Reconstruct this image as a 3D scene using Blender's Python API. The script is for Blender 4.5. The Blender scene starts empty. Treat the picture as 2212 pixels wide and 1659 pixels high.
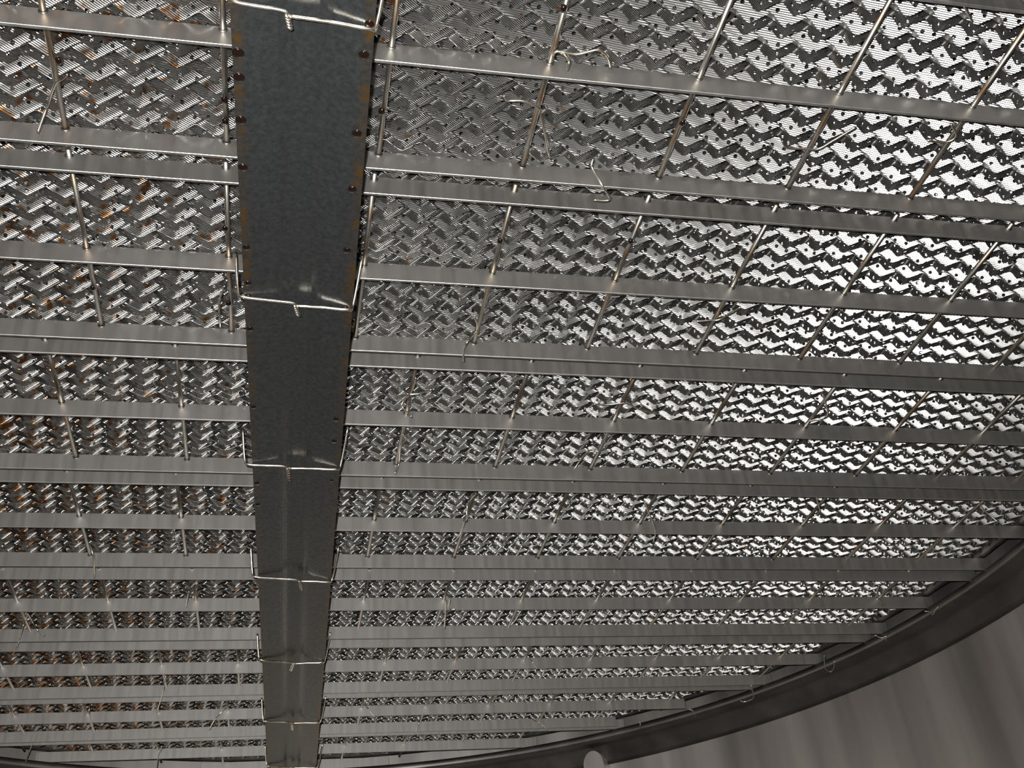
import bpy, bmesh, math, random
import numpy as np
from mathutils import Matrix, Vector

random.seed(7)
rng = np.random.default_rng(11)

# ----------------------------------------------------------------- camera, light, exposure
U = 0.15                      # metres per grid unit (spacing of the cross rods)
CAMZ = 1.20                   # camera height over the floor of the column
F_PX, IMG_W, IMG_H = 2312.3, 2212.0, 1659.0
PITCH, ROLL, YAW = (math.radians(a) for a in (34.5425, 5.9564, -14.2911))


def cam_axes():
    ca, sa = math.cos(PITCH), math.sin(PITCH)
    cb, sb = math.cos(ROLL), math.sin(ROLL)
    cc, sc_ = math.cos(YAW), math.sin(YAW)
    rx = np.array([[1, 0, 0], [0, ca, -sa], [0, sa, ca]])
    ry = np.array([[cb, 0, sb], [0, 1, 0], [-sb, 0, cb]])
    rz = np.array([[cc, -sc_, 0], [sc_, cc, 0], [0, 0, 1]])
    return rz @ rx @ ry        # columns: right, forward, up


RC = cam_axes()
scene = bpy.context.scene
col = scene.collection
cam_data = bpy.data.cameras.new('camera')
cam_data.sensor_width = 36.0
cam_data.lens = F_PX / IMG_W * 36.0
cam_data.clip_start = 0.01
cam = bpy.data.objects.new('camera', cam_data)
col.objects.link(cam)
r, fwd, up = (Vector(RC[:, i]) for i in range(3))
cam.matrix_world = Matrix(((r.x, up.x, -fwd.x, 0), (r.y, up.y, -fwd.y, 0),
                           (r.z, up.z, -fwd.z, CAMZ), (0, 0, 0, 1)))
scene.camera = cam

world = bpy.data.worlds.new('world')
scene.world = world
world.use_nodes = True
bg = world.node_tree.nodes['Background']
bg.inputs['Color'].default_value = (0.9, 0.95, 1.0, 1)
bg.inputs['Strength'].default_value = 0.004

# the camera's own flash, up and to the left of the lens
fl_data = bpy.data.lights.new('camera_flash', 'SPOT')
fl_data.energy = 215
fl_data.color = (1.0, 0.985, 0.96)
fl_data.spot_size = math.radians(150)
fl_data.spot_blend = 0.25
fl_data.shadow_soft_size = 0.008
flash = bpy.data.objects.new('camera_flash', fl_data)
col.objects.link(flash)
flash.matrix_world = Matrix.Translation(-0.035 * r + 0.045 * up) @ cam.matrix_world

scene.view_settings.view_transform = 'Standard'
scene.view_settings.look = 'None'
scene.view_settings.gamma = 1.0
scene.view_settings.use_curve_mapping = False
scene.view_settings.exposure = 0.0
scene.cycles.max_bounces = 7

# ----------------------------------------------------------------- measures (grid units, camera at the origin)
H, HB = 5.5065, 0.1632        # top of the grid bars over the camera; bar height
ZB = H - HB                   # underside of the bars
BAR_Y = [3.36, 4.2080, 5.0945, 5.3293, 6.2295, 7.1404, 7.3557, 8.2620, 9.1785, 9.4293, 10.3433, 11.2461,
         11.5712, 12.4559, 13.3646, 13.6789, 14.5593, 15.4287, 15.6427, 16.4973, 17.3387, 17.4963, 18.3893, 19.27]
ROD_OFF = [-0.469, -0.479, -0.931, -0.05, 0.0, 0.46, 0.28, 0.14]
CX, CY = 0.37, 10.80        # axis of the column
R_IN, R_WALL = 8.49, 8.98    # inner edge of the support ring, shell
ZR = ZB - 0.12                # underside of the ring
ZP = ZB - 0.30                # underside of the beam


def ray(x, y):
    return RC @ np.array([(x - IMG_W / 2) / F_PX, 1.0, -(y - IMG_H / 2) / F_PX])


def at(x, y, z):
    """point where the view ray of a photo pixel meets the level z (units)"""
    d = ray(x, y)
    return d * (z / d[2])


def W(p):
    """units -> metres, world space"""
    return (p[0] * U, p[1] * U, p[2] * U + CAMZ)


# ----------------------------------------------------------------- object helpers
def tag(o, label=None, cat=None, group=None, kind=None):
    for k, v in (('label', label), ('category', cat), ('group', group), ('kind', kind)):
        if v:
            o[k] = v
    return o


def empty(name, loc, label, cat, group=None):
    o = bpy.data.objects.new(name, None)
    o.empty_display_size = 0.05
    o.location = W(loc)
    col.objects.link(o)
    return tag(o, label, cat, group)


def link(name, me, mat, parent=None, loc=(0, 0, 0)):
    if mat and not me.materials:
        me.materials.append(mat)
    o = bpy.data.objects.new(name, me)
    col.objects.link(o)
    o.location = W(loc) if parent is None else tuple(v * U for v in loc)
    if parent is not None:
        o.parent = parent
    return o


def mesh_from(name, verts, faces, smooth=False):
    me = bpy.data.meshes.new(name)
    me.from_pydata([tuple(v) for v in verts], [], faces)
    if smooth:
        me.polygons.foreach_set('use_smooth', [True] * len(me.polygons))
    me.update()
    return me


def box_mesh(name, sx, sy, sz, bevel=0.0):
    bm = bmesh.new()
    bmesh.ops.create_cube(bm, size=1.0)
    bmesh.ops.scale(bm, vec=(sx * U, sy * U, sz * U), verts=bm.verts)
    if bevel:
        bmesh.ops.bevel(bm, geom=bm.edges[:], offset=bevel * U, segments=1, affect='EDGES')
    me = bpy.data.meshes.new(name)
    bm.to_mesh(me)
    bm.free()
    return me


def tube(points, rad, sides=8):
    """verts, faces of a round wire along points (metres, local)"""
    pts = [Vector(p) for p in points]
    verts, faces = [], []
    t0 = (pts[1] - pts[0]).normalized()
    nrm = t0.orthogonal().normalized()
    for i, p in enumerate(pts):
        a = pts[max(i - 1, 0)]
        b = pts[min(i + 1, len(pts) - 1)]
        t = (b - a).normalized()
        nrm = (nrm - t * nrm.dot(t))
        nrm = nrm.normalized() if nrm.length > 1e-6 else t.orthogonal().normalized()
        bn = t.cross(nrm)
        for k in range(sides):
            an = 2 * math.pi * k / sides
            verts.append(p + rad * (math.cos(an) * nrm + math.sin(an) * bn))
    n = len(pts)
    for i in range(n - 1):
        for k in range(sides):
            k2 = (k + 1) % sides
            faces.append((i * sides + k, i * sides + k2, (i + 1) * sides + k2, (i + 1) * sides + k))
    faces.append(tuple(range(sides))[::-1])
    faces.append(tuple((n - 1) * sides + k for k in range(sides)))
    return verts, faces


def spline(points, sub=5):
    """Catmull-Rom through points"""
    p = [np.array(q, float) for q in points]
    if len(p) < 3:
        return p
    out = []
    for i in range(len(p) - 1):
        p0, p1, p2, p3 = p[max(i - 1, 0)], p[i], p[i + 1], p[min(i + 2, len(p) - 1)]
        for s in range(sub):
            t = s / sub
            out.append(0.5 * (2 * p1 + (p2 - p0) * t + (2 * p0 - 5 * p1 + 4 * p2 - p3) * t * t
                              + (-p0 + 3 * p1 - 3 * p2 + p3) * t ** 3))
    out.append(p[-1])
    return out


def join_tubes(name, paths, rad, origin):
    verts, faces = [], []
    for pth in paths:
        v, f = tube([Vector(W(q)) - Vector(W(origin)) for q in pth], rad)
        k = len(verts)
        verts += v
        faces += [tuple(i + k for i in q) for q in f]
    return mesh_from(name, verts, faces, True)


# ----------------------------------------------------------------- materials
def new_mat(name):
    m = bpy.data.materials.new(name)
    m.use_nodes = True
    nt = m.node_tree
    bsdf = nt.nodes['Principled BSDF']
    return m, nt, bsdf


def node(nt, kind, **kw):
    n = nt.nodes.new(kind)
    for k, v in kw.items():
        if k in n.inputs.keys():
            n.inputs[k].default_value = v
        else:
            setattr(n, k, v)
    return n


def ramp(nt, src, stops):
    n = nt.nodes.new('ShaderNodeValToRGB')
    el = n.color_ramp.elements
    while len(el) < len(stops):
        el.new(0.5)
    for e, (pos, c) in zip(el, stops):
        e.position = pos
        e.color = (*c, 1) if len(c) == 3 else c
    nt.links.new(src, n.inputs['Fac'])
    return n


def mathn(nt, op, a, b=None, clamp=False):
    n = nt.nodes.new('ShaderNodeMath')
    n.operation = op
    n.use_clamp = clamp
    for i, v in enumerate((a, b)):
        if v is None:
            continue
        if isinstance(v, (int, float)):
            n.inputs[i].default_value = v
        else:
            nt.links.new(v, n.inputs[i])
    return n.outputs[0]


def mixc(nt, fac, a, b):
    n = nt.nodes.new('ShaderNodeMix')
    n.data_type = 'RGBA'
    for sock, v in ((n.inputs[0], fac), (n.inputs[6], a), (n.inputs[7], b)):
        if isinstance(v, (int, float)):
            sock.default_value = v
        elif isinstance(v, tuple):
            sock.default_value = (*v, 1)
        else:
            nt.links.new(v, sock)
    return n.outputs[2]


def world_pos(nt):
    return nt.nodes.new('ShaderNodeNewGeometry').outputs['Position']


def mapped(nt, src, scale):
    n = nt.nodes.new('ShaderNodeMapping')
    n.inputs['Scale'].default_value = scale
    nt.links.new(src, n.inputs['Vector'])
    return n.outputs[0]


def noise(nt, vec, scale, detail=3.0, rough=0.55):
    n = node(nt, 'ShaderNodeTexNoise', Scale=scale, Detail=detail, Roughness=rough)
    nt.links.new(vec, n.inputs['Vector'])
    return n.outputs['Fac']


def mat_steel(name, base, rough, streak=(60, 60, 6), var=0.12, rust=0.0, bump=0.0):
    m, nt, b = new_mat(name)
    pos = world_pos(nt)
    n1 = noise(nt, mapped(nt, pos, streak), 1.0, 4)
    n2 = noise(nt, pos, 9.0, 3)
    lo = tuple(c * (1 - var) for c in base)
    hi = tuple(min(1, c * (1 + var)) for c in base)
    c = mixc(nt, ramp(nt, n1, [(0.3, (0, 0, 0)), (0.7, (1, 1, 1))]).outputs[0], lo, hi)
    if rust:
        rn = noise(nt, pos, 34.0, 4)
        rm = ramp(nt, mathn(nt, 'ADD', rn, mathn(nt, 'MULTIPLY', n2, 0.35)),
                  [(0.74 - rust * 0.2, (0, 0, 0)), (0.90, (1, 1, 1))]).outputs[0]
        c = mixc(nt, mathn(nt, 'MULTIPLY', rm, 0.75), c, (0.30, 0.16, 0.05))
    nt.links.new(c, b.inputs['Base Color'])
    b.inputs['Metallic'].default_value = 1.0
    rr = mathn(nt, 'ADD', mathn(nt, 'MULTIPLY', n1, 0.14), rough - 0.07)
    nt.links.new(rr, b.inputs['Roughness'])
    if bump:
        bn = node(nt, 'ShaderNodeBump', Strength=bump, Distance=0.0006)
        nt.links.new(n1, bn.inputs['Height'])
        nt.links.new(bn.outputs[0], b.inputs['Normal'])
    return m


M_BAR = mat_steel('flat_bar_steel', (0.39, 0.378, 0.36), 0.47, (90, 90, 5), 0.07)
M_ROD = mat_steel('rod_steel', (0.30, 0.285, 0.255), 0.38, (30, 30, 30), 0.12, rust=0.5)
M_WIRE = mat_steel('tie_wire_steel', (0.75, 0.70, 0.61), 0.30, (200, 200, 200), 0.15, rust=0.3)
M_WALL = mat_steel('shell_steel', (0.44, 0.415, 0.39), 0.48, (9, 9, 0.8), 0.25, bump=0.6)
M_RING = mat_steel('ring_steel', (0.15, 0.142, 0.135), 0.42, (14, 14, 14), 0.2)
M_DARK = mat_steel('dark_collar', (0.10, 0.095, 0.09), 0.5, (40, 40, 40), 0.3)
M_FLOOR = mat_steel('floor_steel', (0.2, 0.19, 0.18), 0.6, (8, 8, 8), 0.3)


def mat_beam():
    """mill-scaled plate, bluish, with rust rings along both edges (object x across, y along)"""
    m, nt, b = new_mat('beam_mill_scale')
    tc = nt.nodes.new('ShaderNodeTexCoord')
    obj = tc.outputs['Object']
    sp = nt.nodes.new('ShaderNodeSeparateXYZ')
    nt.links.new(obj, sp.inputs[0])
    ax = mathn(nt, 'ABSOLUTE', sp.outputs['X'])
    n1 = noise(nt, obj, 190.0, 3, 0.7)
    n2 = noise(nt, mapped(nt, obj, (25, 6, 1)), 1.0, 3)
    c = mixc(nt, ramp(nt, n1, [(0.35, (0, 0, 0)), (0.7, (1, 1, 1))]).outputs[0], (0.075, 0.082, 0.087), (0.125, 0.133, 0.137))
    c = mixc(nt, mathn(nt, 'MULTIPLY', n2, 0.4), c, (0.08, 0.08, 0.078))
    # fine vertical band of rust along the edge
    edge = ramp(nt, mathn(nt, 'MULTIPLY', ax, 1 / (0.39 * U)), [(0.80, (0, 0, 0)), (0.93, (1, 1, 1))]).outputs[0]
    vo = node(nt, 'ShaderNodeTexVoronoi', Scale=52.0, Randomness=0.9)
    nt.links.new(obj, vo.inputs['Vector'])
    ring = ramp(nt, vo.outputs['Distance'], [(0.0, (.5, .5, .5)), (0.22, (.45, .45, .45)), (0.32, (1, 1, 1)), (0.42, (.25, .25, .25)), (0.6, (0, 0, 0))]).outputs[0]
    near = ramp(nt, mathn(nt, 'MULTIPLY', sp.outputs['Y'], 1.0), [(0.0, (1, 1, 1)), (0.9, (0.25, 0.25, 0.25))]).outputs[0]
    rm = mathn(nt, 'MULTIPLY', mathn(nt, 'MULTIPLY', edge, mathn(nt, 'ADD', mathn(nt, 'MULTIPLY', ring, 1.0), 0.16)), near, True)
    c = mixc(nt, rm, c, (0.22, 0.115, 0.018))
    nt.links.new(c, b.inputs['Base Color'])
    b.inputs['Metallic'].default_value = 0.9
    b.inputs['Specular Tint'].default_value = (0.42, 0.40, 0.37, 1)
    nt.links.new(mathn(nt, 'ADD', mathn(nt, 'MULTIPLY', n1, 0.12), 0.22), b.inputs['Roughness'])
    bn = node(nt, 'ShaderNodeBump', Strength=0.25, Distance=0.0004)
    nt.links.new(n1, bn.inputs['Height'])
    nt.links.new(bn.outputs[0], b.inputs['Normal'])
    return m


def mat_sheet():
    """ribbed, perforated packing sheet; UV in metres: u along the ribs, v across them"""
    m, nt, b = new_mat('packing_sheet_steel')
    uv = nt.nodes.new('ShaderNodeUVMap').outputs[0]
    sp = nt.nodes.new('ShaderNodeSeparateXYZ')
    nt.links.new(uv, sp.inputs[0])
    pos = world_pos(nt)
    ps = nt.nodes.new('ShaderNodeSeparateXYZ')
    nt.links.new(pos, ps.inputs[0])
    # ribs
    h = mathn(nt, 'SINE', mathn(nt, 'MULTIPLY', sp.outputs['Y'], 2 * math.pi / 0.0020))
    bn = node(nt, 'ShaderNodeBump', Strength=1.0, Distance=0.00019)
    nt.links.new(h, bn.inputs['Height'])
    nt.links.new(bn.outputs[0], b.inputs['Normal'])
    # rust: at the wet lower tips, more towards the left
    nr = noise(nt, pos, 75.0, 3)
    big = noise(nt, pos, 2.6, 2)
    low = ramp(nt, mathn(nt, 'MULTIPLY', mathn(nt, 'SUBTRACT', ps.outputs['Z'], CAMZ + H * U), 1 / 0.02),
               [(0.0, (1, 1, 1)), (1.0, (0.15, 0.15, 0.15))]).outputs[0]
    side = ramp(nt, mathn(nt, 'ADD', mathn(nt, 'MULTIPLY', ps.outputs['X'], 0.75), 0.5),
                [(0.1, (1, 1, 1)), (0.75, (0.35, 0.35, 0.35))]).outputs[0]
    amt = mathn(nt, 'ADD', mathn(nt, 'MULTIPLY', mathn(nt, 'MULTIPLY', low, side), 0.38), mathn(nt, 'MULTIPLY', big, 0.12))
    rm = ramp(nt, mathn(nt, 'ADD', nr, amt), [(0.835, (0, 0, 0)), (0.93, (1, 1, 1))]).outputs[0]
    c = mixc(nt, noise(nt, pos, 20.0, 3), (0.37, 0.365, 0.355), (0.47, 0.465, 0.455))
    c = mixc(nt, mathn(nt, 'MULTIPLY', rm, 0.9), c, (0.27, 0.11, 0.02))
    nt.links.new(c, b.inputs['Base Color'])
    b.inputs['Metallic'].default_value = 1.0
    b.inputs['Roughness'].default_value = 0.31
    # punched holes
    vo = node(nt, 'ShaderNodeTexVoronoi', Scale=1 / 0.0125, Randomness=0.25)
    vo.voronoi_dimensions = '2D'
    nt.links.new(uv, vo.inputs['Vector'])
    solid = mathn(nt, 'GREATER_THAN', vo.outputs['Distance'], 0.0021 / 0.0125)
    tr = nt.nodes.new('ShaderNodeBsdfTransparent')
    mx = nt.nodes.new('ShaderNodeMixShader')
    nt.links.new(solid, mx.inputs[0])
    nt.links.new(tr.outputs[0], mx.inputs[1])
    nt.links.new(b.outputs[0], mx.inputs[2])
    nt.links.new(mx.outputs[0], nt.nodes['Material Output'].inputs['Surface'])
    return m


M_BEAM = mat_beam()
M_SHEET = mat_sheet()
M_DROP, _nt, _b = new_mat('oily_droplet')
_b.inputs['Base Color'].default_value = (0.005, 0.0025, 0.0018, 1)
_b.inputs['Roughness'].default_value = 0.08
_b.inputs['Coat Weight'].default_value = 0.6

# ----------------------------------------------------------------- the setting: shell and floor
def lathe(name, profile, seg=160, keep=None):
    """profile: (radius, z) in units, closed by caller; around the column axis, local to the axis at z=0"""
    verts, faces = [], []
    n = len(profile)
    for i in range(seg):
        a = 2 * math.pi * i / seg
        for rr, z in profile:
            verts.append((rr * math.cos(a) * U, rr * math.sin(a) * U, z * U))
    for i in range(seg):
        for k in range(n - 1):
            a = 2 * math.pi * (i + 0.5) / seg
            zz = (profile[k][1] + profile[k + 1][1]) / 2
            if keep and not keep(a, zz):
                continue
            j = (i + 1) % seg
            faces.append((i * n + k, i * n + k + 1, j * n + k + 1, j * n + k))
    return mesh_from(name, verts, faces, True)


def not_manway(a, z):
    """the shell stays open on the side the photograph was taken from"""
    return math.sin(a) > -0.42 or z > ZB


FLOOR_Z = -CAMZ / U
zs = [FLOOR_Z + (ZB - FLOOR_Z) * i / 24 for i in range(24)] + [ZB, ZB + 1.2, H + 2]
wall = link('wall_shell', lathe('wall_shell', [(R_WALL, z) for z in zs], 200, not_manway), M_WALL, None, (CX, CY, 0))
tag(wall, 'grey streaked steel shell wall of the round column', None, None, 'structure')
seg = 96
fv = [(0, 0, 0)] + [(R_WALL * U * math.cos(2 * math.pi * i / seg), R_WALL * U * math.sin(2 * math.pi * i / seg), 0) for i in range(seg)]
floor = link('floor', mesh_from('floor', fv, [(0, 1 + i, 1 + (i + 1) % seg) for i in range(seg)]), M_FLOOR, None, (CX, CY, FLOOR_Z))
tag(floor, 'dark steel floor at the bottom of the column', None, None, 'structure')

# support ring: flat ring on a coved ledge against the shell
ring_prof = [(R_IN + 0.012, ZB), (R_IN, ZB - 0.012), (R_IN, ZR + 0.02), (R_IN + 0.02, ZR), (R_IN + 0.28, ZR),
             (R_IN + 0.32, ZR - 0.03), (R_WALL - 0.06, ZB - 0.36), (R_WALL - 0.005, ZB - 0.42), (R_WALL - 0.005, ZB), (R_IN + 0.012, ZB)]
ring = link('support_ring', lathe('support_ring', ring_prof, 220), M_RING, None, (CX, CY, 0))
tag(ring, 'dark curved steel support ring running round the shell wall under the bar ends', 'support ring')

# dark collar round the packing
col_prof = [(8.55, H + 0.01), (8.49, H + 0.03), (8.49, H + 0.6), (8.55, H + 0.6), (8.55, H + 0.01)]
collar = link('wiper_collar', lathe('wiper_collar', col_prof, 200), M_DARK, None, (CX, CY, 0))
tag(collar, 'thin dark collar band round the edge of the packing above the support ring', 'collar')

# ----------------------------------------------------------------- packing: corrugated sheets side by side
LAM, PER = 0.2448, 0.1731     # wave length along a sheet, repeat of two sheets
SH = PER / 2
HT = 0.60                     # sheet height
R_PACK = 8.45
pack = empty('structured_packing', (CX, CY, H), 'ribbed perforated corrugated metal packing resting on the grid bars', 'packing')
k0 = int((CY - R_PACK + 0.1 - 3.944) / PER) - 1
k1 = int((CY + R_PACK - 0.1 - 3.944) / PER) + 1
NP = 14
phs = np.arange(NP) / NP


def wave(t):
    """rounded zigzag, -1..1"""
    return 2 / math.pi * np.arcsin(0.94 * np.sin(2 * math.pi * t)) / (2 / math.pi * math.asin(0.94))


for k in range(k0, k1 + 1):
    for typ in (0, 1):
        yc = 3.944 + k * PER - SH / 2 + typ * SH
        dy = abs(yc - CY)
        if dy > R_PACK - 0.15:
            continue
        half = math.sqrt(R_PACK ** 2 - (dy + SH / 2) ** 2)
        x0, x1 = CX - half, CX + half
        ph = (0.021 - 0.012 * k) / LAM + random.uniform(-0.05, 0.05)
        n = int((x1 - x0) / LAM * NP)
        t = x0 / LAM - ph + np.arange(n + 1) / NP
        x = (t + ph) * LAM
        # A (typ 0): folds lean left going up; far crest at t = 0 mod 1
        y = yc + SH / 2 * wave(t + 0.25) * 0.985
        jit = 0.004 * np.sin(x * 1.7 + k) + rng.normal(0, 0.0012, n + 1)
        s = -1.0 if typ == 0 else 1.0
        c7 = math.sqrt(0.5)
        arc = np.concatenate([[0], np.cumsum(np.hypot(np.diff(x) * c7, np.diff(y)))])
        dz = 0.0022
        xb = x
        zb = np.full(n + 1, 0.012) + jit
        room = (xb - x0) if s < 0 else (x1 - xb)
        ht = np.clip(room, 0.002, HT)
        lv = [np.stack([xb, y, zb], 1), np.stack([xb + s * ht, y, zb + ht], 1), np.stack([xb, y + dz, zb], 1), np.stack([xb, y, zb], 1)]
        P = np.concatenate(lv)
        P[:, 0] -= CX
        P[:, 1] -= CY
        a_ = [s * c7 * xb, s * c7 * (xb + s * ht) + c7 * ht, s * c7 * xb, s * c7 * xb]
        if typ == 0:
            ru, rb, qa, qb = 0.945, -0.326, 0.326, 0.945
        else:
            ru, rb, qa, qb = 0.545, 0.839, -0.839, 0.545
        uv = np.concatenate([np.stack([ru * a + rb * arc, qa * a + qb * arc], 1) for a in a_]) * U
        m = n + 1
        i = np.arange(n)
        f1 = np.stack([i, i + 1, m + i + 1, m + i], 1)
        f2 = np.stack([2 * m + i, 2 * m + i + 1, 3 * m + i + 1, 3 * m + i], 1)
        F = np.concatenate([f1, f2])
        me = bpy.data.meshes.new('packing_sheet')
        me.vertices.add(len(P))
        me.vertices.foreach_set('co', (P * U).astype(np.float32).ravel())
        me.loops.add(F.size)
        me.loops.foreach_set('vertex_index', F.ravel().astype(np.int32))
        me.polygons.add(len(F))
        me.polygons.foreach_set('loop_start', np.arange(0, F.size, 4, dtype=np.int32))
        sm = np.ones(len(F), bool)
        sm[n:] = False
        me.update(calc_edges=True)
        me.polygons.foreach_set('use_smooth', sm)
        ul = me.uv_layers.new(name='UVMap')
        ul.data.foreach_set('uv', uv[F.ravel()].astype(np.float32).ravel())
        me.materials.append(M_SHEET)
        o = bpy.data.objects.new('packing_sheet', me)
        col.objects.link(o)
        o.parent = pack

# ----------------------------------------------------------------- grid panels: three flat bars and round cross rods each
PANELS = [(0, 1, 2), (3, 4, 5), (6, 7, 8), (9, 10, 11), (12, 13, 14), (15, 16, 17), (18, 19, 20), (21, 22, 23)]
PLAB = ['grid panel of flat bars and rods at the top of the picture',
        'grid panel of three flat bars, second from the top of the picture',
        'grid panel of three flat bars, third from the top of the picture',
        'grid panel of three flat bars crossing mid-picture, fourth from the top',
        'grid panel of three flat bars, fourth from the far end of the beam',
        'grid panel of three flat bars, third from the far end of the beam',
        'grid panel of three flat bars, second from the far end of the beam',
        'shortest grid panel, against the support ring at the far end of the beam']
BT = 0.022                    # bar thickness
RR = 0.0185                   # rod radius
ZROD = H - 0.026
END_R = R_IN + 0.13
right_end = {19: 1483, 20: 1328}
cyl_cache = {}


def rod_mesh(length):
    key = round(length, 3)
    if key not in cyl_cache:
        v, f = tube([(0, -length / 2 * U, 0), (0, length / 2 * U, 0)], RR * U, 12)
        cyl_cache[key] = mesh_from('rod', v, f, True)
    return cyl_cache[key]


def torus_mesh(name, R, r_, axis='y', n=14, mseg=6):
    verts, faces = [], []
    for i in range(n):
        a = 2 * math.pi * i / n
        for j in range(mseg):
            b = 2 * math.pi * j / mseg
            q = (R + r_ * math.cos(b))
            verts.append((q * math.cos(a) * U, r_ * math.sin(b) * U, q * math.sin(a) * U))
    for i in range(n):
        for j in range(mseg):
            i2, j2 = (i + 1) % n, (j + 1) % mseg
            faces.append((i * mseg + j, i * mseg + j2, i2 * mseg + j2, i2 * mseg + j))
    return mesh_from(name, verts, faces, True)


weld_me = torus_mesh('weld', RR + 0.004, 0.007)
for pi, (trip, off) in enumerate(zip(PANELS, ROD_OFF)):
    ys = [BAR_Y[i] for i in trip]
    ym = ys[1]
    pan = empty('grid_panel', (CX, ym, ZB), PLAB[pi], 'grid panel', 'support grid panels')
    ends = []
    for i in trip:
        y = BAR_Y[i]
        hw = math.sqrt(max(END_R ** 2 - (y - CY) ** 2, 0.3))
        xl, xr = CX - hw, CX + hw
        if i in right_end:
            q = at(right_end[i], 1540, ZB)
            xr = q[0] / q[1] * y
        me = box_mesh('flat_bar', xr - xl, BT, HB, 0.0022)
        link('flat_bar', me, M_BAR, pan, ((xl + xr) / 2 - CX, y - ym, HB / 2))
        ends.append((xl, xr))
    ya, yb = ys[0] - 0.07, ys[2] + 0.07
    kk = 0
    for k in range(-12, 13):
        X = off + k
        lo = max(e[0] for e in ends) if pi > 0 else ends[1][0]
        hi = min(e[1] for e in ends) if pi > 0 else ends[1][1]
        a, b = ya, yb
        if X < lo + 0.05 or X > hi - 0.05:
            lim = math.sqrt(max((END_R - 0.1) ** 2 - (X - CX) ** 2, 0))
            a, b = max(ya, CY - lim), min(yb, CY + lim)
            if b - a < 0.5 or X < min(e[0] for e in ends) or X > max(e[1] for e in ends):
                continue
        rod = link('cross_rod', rod_mesh(b - a), M_ROD, pan, (X - CX, (a + b) / 2 - ym, ZROD - ZB))
        if pi < 4 and -4 < X < 6.5:
            for y in ys:
                if a < y < b:
                    link('weld', weld_me, M_RING, rod, (0, y - BT / 2 - 0.003 - (a + b) / 2, 0))

# ----------------------------------------------------------------- beam
BA, BB = np.array([-0.022, 2.75]), np.array([0.299, 19.12])
bdir = (BB - BA) / np.linalg.norm(BB - BA)
bang = math.atan2(-bdir[0], bdir[1])
blen = float(np.linalg.norm(BB - BA))
beam = empty('support_beam', (BA[0], BA[1], ZP), 'long dark mill-scaled steel beam with rust spots crossing under the grid bars', 'beam')
beam.rotation_euler = (0, 0, bang)
BW = 0.388
prof = [(-BW, 0.0), (-0.16, 0.032), (-0.13, 0.040), (-0.085, 0.066), (-0.06, 0.070), (0.06, 0.070), (0.085, 0.066), (0.13, 0.040), (0.16, 0.032), (BW, 0.0)]
th = 0.035
outl = prof + [(x, z + th) for x, z in reversed(prof)]
nseg = 24
bv, bf = [], []
npf = len(outl)
for i in range(nseg + 1):
    yy = blen * i / nseg
    for x, z in outl:
        bv.append((x * U, yy * U, z * U))
for i in range(nseg):
    for k in range(npf):
        k2 = (k + 1) % npf
        bf.append((i * npf + k, (i + 1) * npf + k, (i + 1) * npf + k2, i * npf + k2))
bf.append(tuple(range(npf)))
bf.append(tuple(nseg * npf + k for k in range(npf))[::-1])
bme = mesh_from('bottom_plate', bv, bf, False)
link('bottom_plate', bme, M_BEAM, beam)
for s in (-1, 1):
    link('web', box_mesh('web', 0.03, blen, 0.22, 0), M_DARK, beam, (s * 0.22, blen / 2, 0.18))


def on_beam(x, y, z=ZP):
    """photo pixel -> beam frame (units)"""
    q = at(x, y, z)
    d = np.array([q[0] - BA[0], q[1] - BA[1]])
    c, s = math.cos(-bang), math.sin(-bang)
    return (c * d[0] - s * d[1], s * d[0] + c * d[1])


bm = bmesh.new()
bmesh.ops.create_uvsphere(bm, u_segments=10, v_segments=6, radius=1.0 * U)
drop_me = bpy.data.meshes.new('droplet')
bm.to_mesh(drop_me)
bm.free()
drop_me.materials.append(M_DROP)
drop_me.polygons.foreach_set('use_smooth', [True] * len(drop_me.polygons))
for x, y, rad in [(512, 115, .030), (513, 168, .028), (517, 260, .028), (520, 362, .026), (528, 535, .022), (523, 612, .020), (527, 640, .016),
                  (531, 711, .022), (540, 880, .018), (547, 1045, .02), (549, 1091, .018), (786, 120, .026), (771, 290, .026), (761, 411, .024),
                  (750, 543, .022), (726, 908, .02), (722, 955, .02), (747, 664, .014), (800, 53, .022), (716, 1040, .014)]:
    bx, by = on_beam(x, y)
    bx = max(-BW + 0.03, min(BW - 0.03, bx))
    d = link('droplet', drop_me, M_DROP, beam, (bx, by, (BW - abs(bx)) * 0.14 - 0.003))
    d.scale = (rad * 1.25, rad * 1.25, rad * 0.5)

# dark drops hanging from the rods
pan_of = {o.get('label'): o for o in bpy.data.objects if o.name.startswith('grid_panel')}
for pi, x, y in [(0, 825, 240), (0, 1474, 265), (0, 484, 215), (0, 486, 262), (1, 1080, 521), (1, 1362, 521), (1, 782, 541), (1, 771, 617),
                 (1, 485, 493), (1, 493, 655), (1, 200, 622), (0, 1217, 18), (0, 127, 131)]:
    po = pan_of[PLAB[pi]]
    q = Vector(W(at(x, y, ZROD - RR))) - po.location
    d = bpy.data.objects.new('droplet', drop_me)
    col.objects.link(d)
    d.parent = po
    d.location = q
    d.scale = (0.024, 0.03, 0.02)

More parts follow.
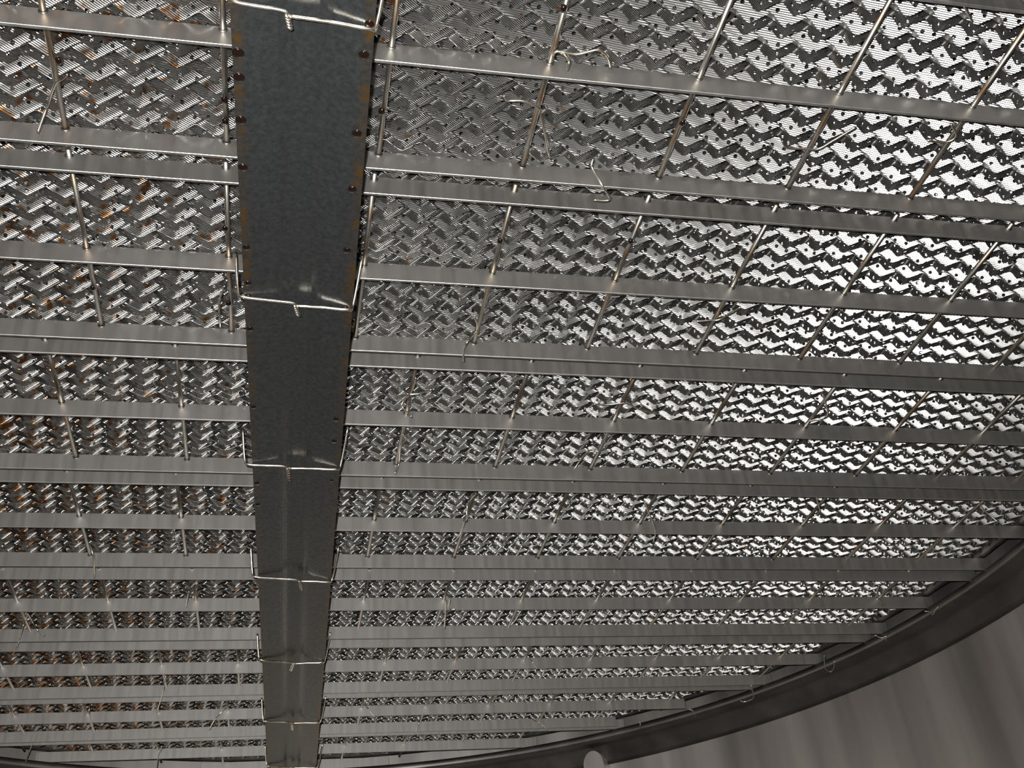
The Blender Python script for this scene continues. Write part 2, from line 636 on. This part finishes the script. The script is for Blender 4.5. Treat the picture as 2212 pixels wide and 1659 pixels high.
# ----------------------------------------------------------------- wires round the beam
BW_LAB = ['nearest the viewer', 'second nearest the viewer', 'third nearest the viewer',
          'fourth nearest the viewer', 'third from the far end', 'second from the far end', 'at the far end']
WR = 0.0110 * U
for (xl, yl), (xk, yk), (xt, yt), (xr, yr), lab in zip(
        [(500, 3), (520, 641), (533, 1003), (549, 1246), (562, 1426), (571, 1558), (578, 1655)],
        [(615, 24), (634, 655), (619, 1008), (645, 1253), (632, 1432), (629, 1561), (631, 1658)],
        [(622, 56), (641, 676), (622, 1032), (649, 1269), (626, 1445), (630, 1573), (631, 1668)],
        [(800, 62), (752, 669), (727, 1014), (711, 1257), (696, 1431), (688, 1561), (683, 1658)], BW_LAB):
    z = ZP - 0.012
    L, K, T, Rp = (at(*q, z) for q in ((xl, yl), (xk, yk), (xt, yt), (xr, yr)))
    upz = 0.30
    lx = L + np.array([-0.02, 0, 0])
    rx_ = Rp + np.array([0.035, 0, 0])
    lft = spline([lx + np.array([-0.03, -0.12, upz]), lx + np.array([0.0, 0, 0.05]), L + np.array([0.02, 0, 0]),
                  (L * 0.5 + K * 0.5), K, K * 0.45 + T * 0.55])
    rgt = spline([rx_ + np.array([0.05, -0.25, upz]), rx_ + np.array([0.0, 0, 0.05]), Rp + np.array([-0.01, 0, 0]),
                  (Rp * 0.5 + K * 0.5) + np.array([0, 0.01, 0]), K + np.array([0.025, 0.03, 0])])
    tw1, tw2 = [], []
    for i in range(17):
        f = i / 16
        c = K * (1 - f) + T * f + np.array([0.012, 0.02 * (1 - f), -0.02 * f])
        an = f * math.pi * 5
        o = np.array([math.cos(an), 0, math.sin(an)]) * 0.0105
        tw1.append(c + o)
        tw2.append(c - o)
    org = (K[0], K[1], z)
    o = link('beam_tie_wire', join_tubes('beam_tie_wire', [lft, rgt], WR, org), M_WIRE, None, org)
    t_ = join_tubes('twisted_tail', [tw1, tw2], WR * 0.9, org)
    root = empty('beam_tie_wire', org, 'wire with twisted tail round the dark beam, ' + lab, 'wire', 'wires tied round the beam')
    o.name = 'wire_loop'
    o.parent = root
    o.location = (0, 0, 0)
    link('twisted_tail', t_, M_WIRE, root)
for i, o in enumerate([o for o in bpy.data.objects if o.name.startswith('beam_tie_wire')]):
    o.name = 'beam_tie_wire' if i == 0 else 'beam_tie_wire.%03d' % i

# ----------------------------------------------------------------- loose tie wires on the rods
# photo polylines; level g: just under the rods, b: in front of (below) a bar, r: at the ring
LV = {'g': H - 0.065, 'b': ZB - 0.03, 'r': ZR - 0.03}
TIES = [
    ('long straight wire end hanging off the leftmost rod', ['g', (146, 160), (134, 171), (119, 182), (101, 232), 'b', (81, 287)]),
    ('long curly wire looped on a rod above the topmost full bar, right of the beam', ['g', (1194, 118), (1206, 111), (1244, 117), (1270, 112), (1293, 108), (1312, 122), (1319, 146)]),
    ('short hooked wire end beside the long curly wire at the topmost full bar', ['g', (1203, 110), (1217, 117), 'b', (1229, 132), (1225, 150)]),
    ('bent wire with two long ends on a rod, second gap from the top', ['g', (1088, 206), (1098, 217), (1130, 218), (1163, 233), (1168, 246), (1174, 271), (1187, 340)]),
    ('twisted wire hook hanging over the upper close pair of bars', ['g', (1281, 344), (1279, 362), 'b', (1301, 401), (1317, 431), (1282, 432)]),
    ('thin wavy wire crossing a rod below the topmost full bar, at the right', ['g', (1689, 304), (1700, 318), (1733, 321), (1766, 322), (1799, 304), (1849, 274)]),
    ('thin wire round a rod just under the topmost full bar, near the right edge', ['g', (2003, 303), (2043, 307), (2066, 293), (2054, 268)]),
    ('pale S-shaped wire hanging over a bar right of the beam, mid-height', ['g', (1024, 684), (1031, 700), (1028, 718), 'b', (1010, 738), (1002, 752), (1001, 780)]),
    ('pale wire lying across a rod in the fourth gap from the top', ['g', (1504, 694), (1530, 692), (1551, 691), (1575, 678), (1600, 663)]),
    ('tangled wire hanging from the rod right of the beam, below mid-picture', ['g', (898, 816), (893, 835), (884, 852), (872, 864), (869, 879), 'b', (889, 900)]),
    ('small wire end branching from the tangled wire right of the beam', ['g', (884, 852), (905, 850), (933, 841)]),
    ('S-shaped wire with a dark tip beside the beam, under the tangled wire', ['g', (870, 938), (877, 949), (865, 963), (862, 1000), 'b', (853, 1022)]),
    ('long wire curving down across a bar right of the beam', ['g', (1028, 1066), (1011, 1088), 'b', (1006, 1120), (992, 1156), 'g', (976, 1172), (956, 1181)]),
    ('wire with two straight ends on a rod below the middle close pair of bars', ['g', (1282, 873), (1312, 874), (1342, 871), (1360, 873), (1380, 884), (1423, 895)]),
    ('thin wire lying along the packing left of the wide rod, below centre', ['g', (1241, 1012), (1266, 979), (1293, 974), (1306, 965)]),
    ('kinked wire hanging over a bar, right of centre', ['g', (1393, 1085), (1401, 1106), 'b', (1416, 1144), (1411, 1171)]),
    ('short curved pale wire lying in the gap left of the kinked wire', ['g', (1123, 1177), (1144, 1180), (1165, 1176)]),
    ('wavy wire crossing a rod right of the kinked wire', ['g', (1536, 1185), (1559, 1172), (1589, 1163), (1600, 1167)]),
    ('Y-shaped wire on a rod in the bright right part of the packing', ['g', (1777, 852), (1788, 894), (1771, 905), (1749, 909)]),
    ('short straight wire standing out beside a rod at the right', ['g', (1763, 1071), (1767, 1088), (1772, 1105)]),
    ('curved wire end close to the ring at the right edge', ['g', (2115, 1085), (2128, 1104), 'b', (2156, 1128)]),
    ('wire hanging straight down over two bars left of the beam', ['g', (195, 1177), 'b', (202, 1207), (204, 1248)]),
    ('dark wire pair end over a bar close to the left side of the beam', ['g', (426, 1254), (414, 1267), 'b', (407, 1280), (401, 1312)]),
    ('forked wire hanging over two bars at the left edge', ['g', (60, 1326), (55, 1338), 'b', (49, 1354), (38, 1393), (30, 1408)]),
    ('short curved wire right of the forked wire at the left edge', ['g', (60, 1326), (70, 1343), 'b', (81, 1361), (96, 1373)]),
    ('long straight wire over two bars left of the lower beam', ['g', (358, 1459), 'b', (353, 1491), (339, 1537)]),
    ('crooked wire end over a bar at the lower left', ['g', (194, 1521), 'b', (193, 1543), (201, 1568)]),
    ('slanting dark wire over a bar just left of the lower beam', ['g', (488, 1529), 'b', (466, 1551), (452, 1576)]),
    ('L-shaped wire hook over a bar right of the lower beam', ['b', (965, 1288), (971, 1296), (969, 1315), (984, 1316)]),
    ('thin straight wire below the L-shaped hook', ['b', (963, 1296), (962, 1325), (960, 1356)]),
    ('dark crooked wire over a bar just right of the lower beam', ['g', (790, 1524), 'b', (797, 1533), (809, 1548)]),
    ('dark twisted wire over a bar near the bottom, right of the beam', ['g', (908, 1551), 'b', (903, 1566), (897, 1584)]),
    ('dark slanting wire over the last bars near the bottom', ['g', (1144, 1553), 'b', (1166, 1562), (1183, 1576)]),
    ('short dark slanting wire over a bar, lower middle', ['g', (1144, 1423), 'b', (1151, 1431), (1160, 1445)]),
    ('U-shaped wire hook hanging at the support ring', ['r', (1780, 1416), (1783, 1444), (1794, 1451), (1801, 1442), (1802, 1428)]),
    ('curled wire hanging at the ring left of the U-shaped hook', ['r', (1622, 1480), (1628, 1505), (1618, 1513), (1606, 1516), (1600, 1514)]),
    ('bow-shaped wire over the bar ends near the ring', ['b', (1899, 1264), (1895, 1277), (1897, 1291), (1906, 1306)]),
    ('hooked wire at the ring near the right edge', ['r', (1998, 1320), (2008, 1322), (2015, 1328), (2020, 1318), (2026, 1311)]),
    ('small wire hook under the end of a bar close to the ring', ['r', (1890, 1372), (1904, 1378), (1914, 1375), (1914, 1385)]),
    ('short wire over the inner edge of the ring, lower right of centre', ['r', (1488, 1532), (1497, 1536), (1502, 1549)]),
    ('tiny upright wire at the ring, lower middle', ['r', (1382, 1559), (1384, 1573)]),
    ('long thin wire hanging at the lower left corner', ['b', (70, 1606), (62, 1628), (51, 1658)]),
    ('wire hanging over the last bar at the bottom left', ['b', (350, 1613), (342, 1632), (339, 1658)]),
    ('dark wire standing between rod and beam, left side, mid-height', ['g', (485, 617), (475, 645), (473, 660), (476, 706)]),
    ('thin wire hanging from the dark bar at the top right corner', ['g', (2083, 2), (2084, 14), (2092, 30), (2100, 46)]),
]
for lab, spec in TIES:
    lv, pts = None, []
    for s in spec:
        if isinstance(s, str):
            lv = LV[s]
        else:
            pts.append(at(*s, lv))
    org = tuple(pts[0])
    link_o = link('tie_wire', join_tubes('tie_wire', [spline(pts, 5) if len(pts) > 2 else pts], 0.0080 * U, org), M_WIRE, None, org)
    tag(link_o, lab, 'wire', 'loose tie wires on the grid')

# ----------------------------------------------------------------- lug on the ring, lower middle
def lug(px, py_top, w_, label):
    q = at(px, py_top, ZR - 0.02)
    ang = math.atan2(q[1] - CY, q[0] - CX)
    base = (CX + (R_WALL - 0.02) * math.cos(ang), CY + (R_WALL - 0.02) * math.sin(ang), ZR - 0.6)
    pts = [(-w_, 0)] + [(w_ * 0.95 * math.cos(math.pi - t), 0.26 + 0.24 * math.sin(t)) for t in [math.pi * i / 10 for i in range(11)]] + [(w_, 0)]
    bm_ = bmesh.new()
    f = [bm_.verts.new((x * U, 0, z * U)) for x, z in pts]
    face = bm_.faces.new(f)
    ext = bmesh.ops.extrude_face_region(bm_, geom=[face])
    bmesh.ops.translate(bm_, vec=(0, -0.28 * U, 0), verts=[v for v in ext['geom'] if isinstance(v, bmesh.types.BMVert)])
    bmesh.ops.recalc_face_normals(bm_, faces=bm_.faces)
    me = bpy.data.meshes.new('wall_lug')
    bm_.to_mesh(me)
    bm_.free()
    o = link('wall_lug', me, M_WALL, None, base)
    o.rotation_euler = (0, 0, ang - math.pi / 2)
    tag(o, label, 'lug')


lug(1282, 1615, 0.19, 'rounded grey steel lug on the shell wall under the support ring')
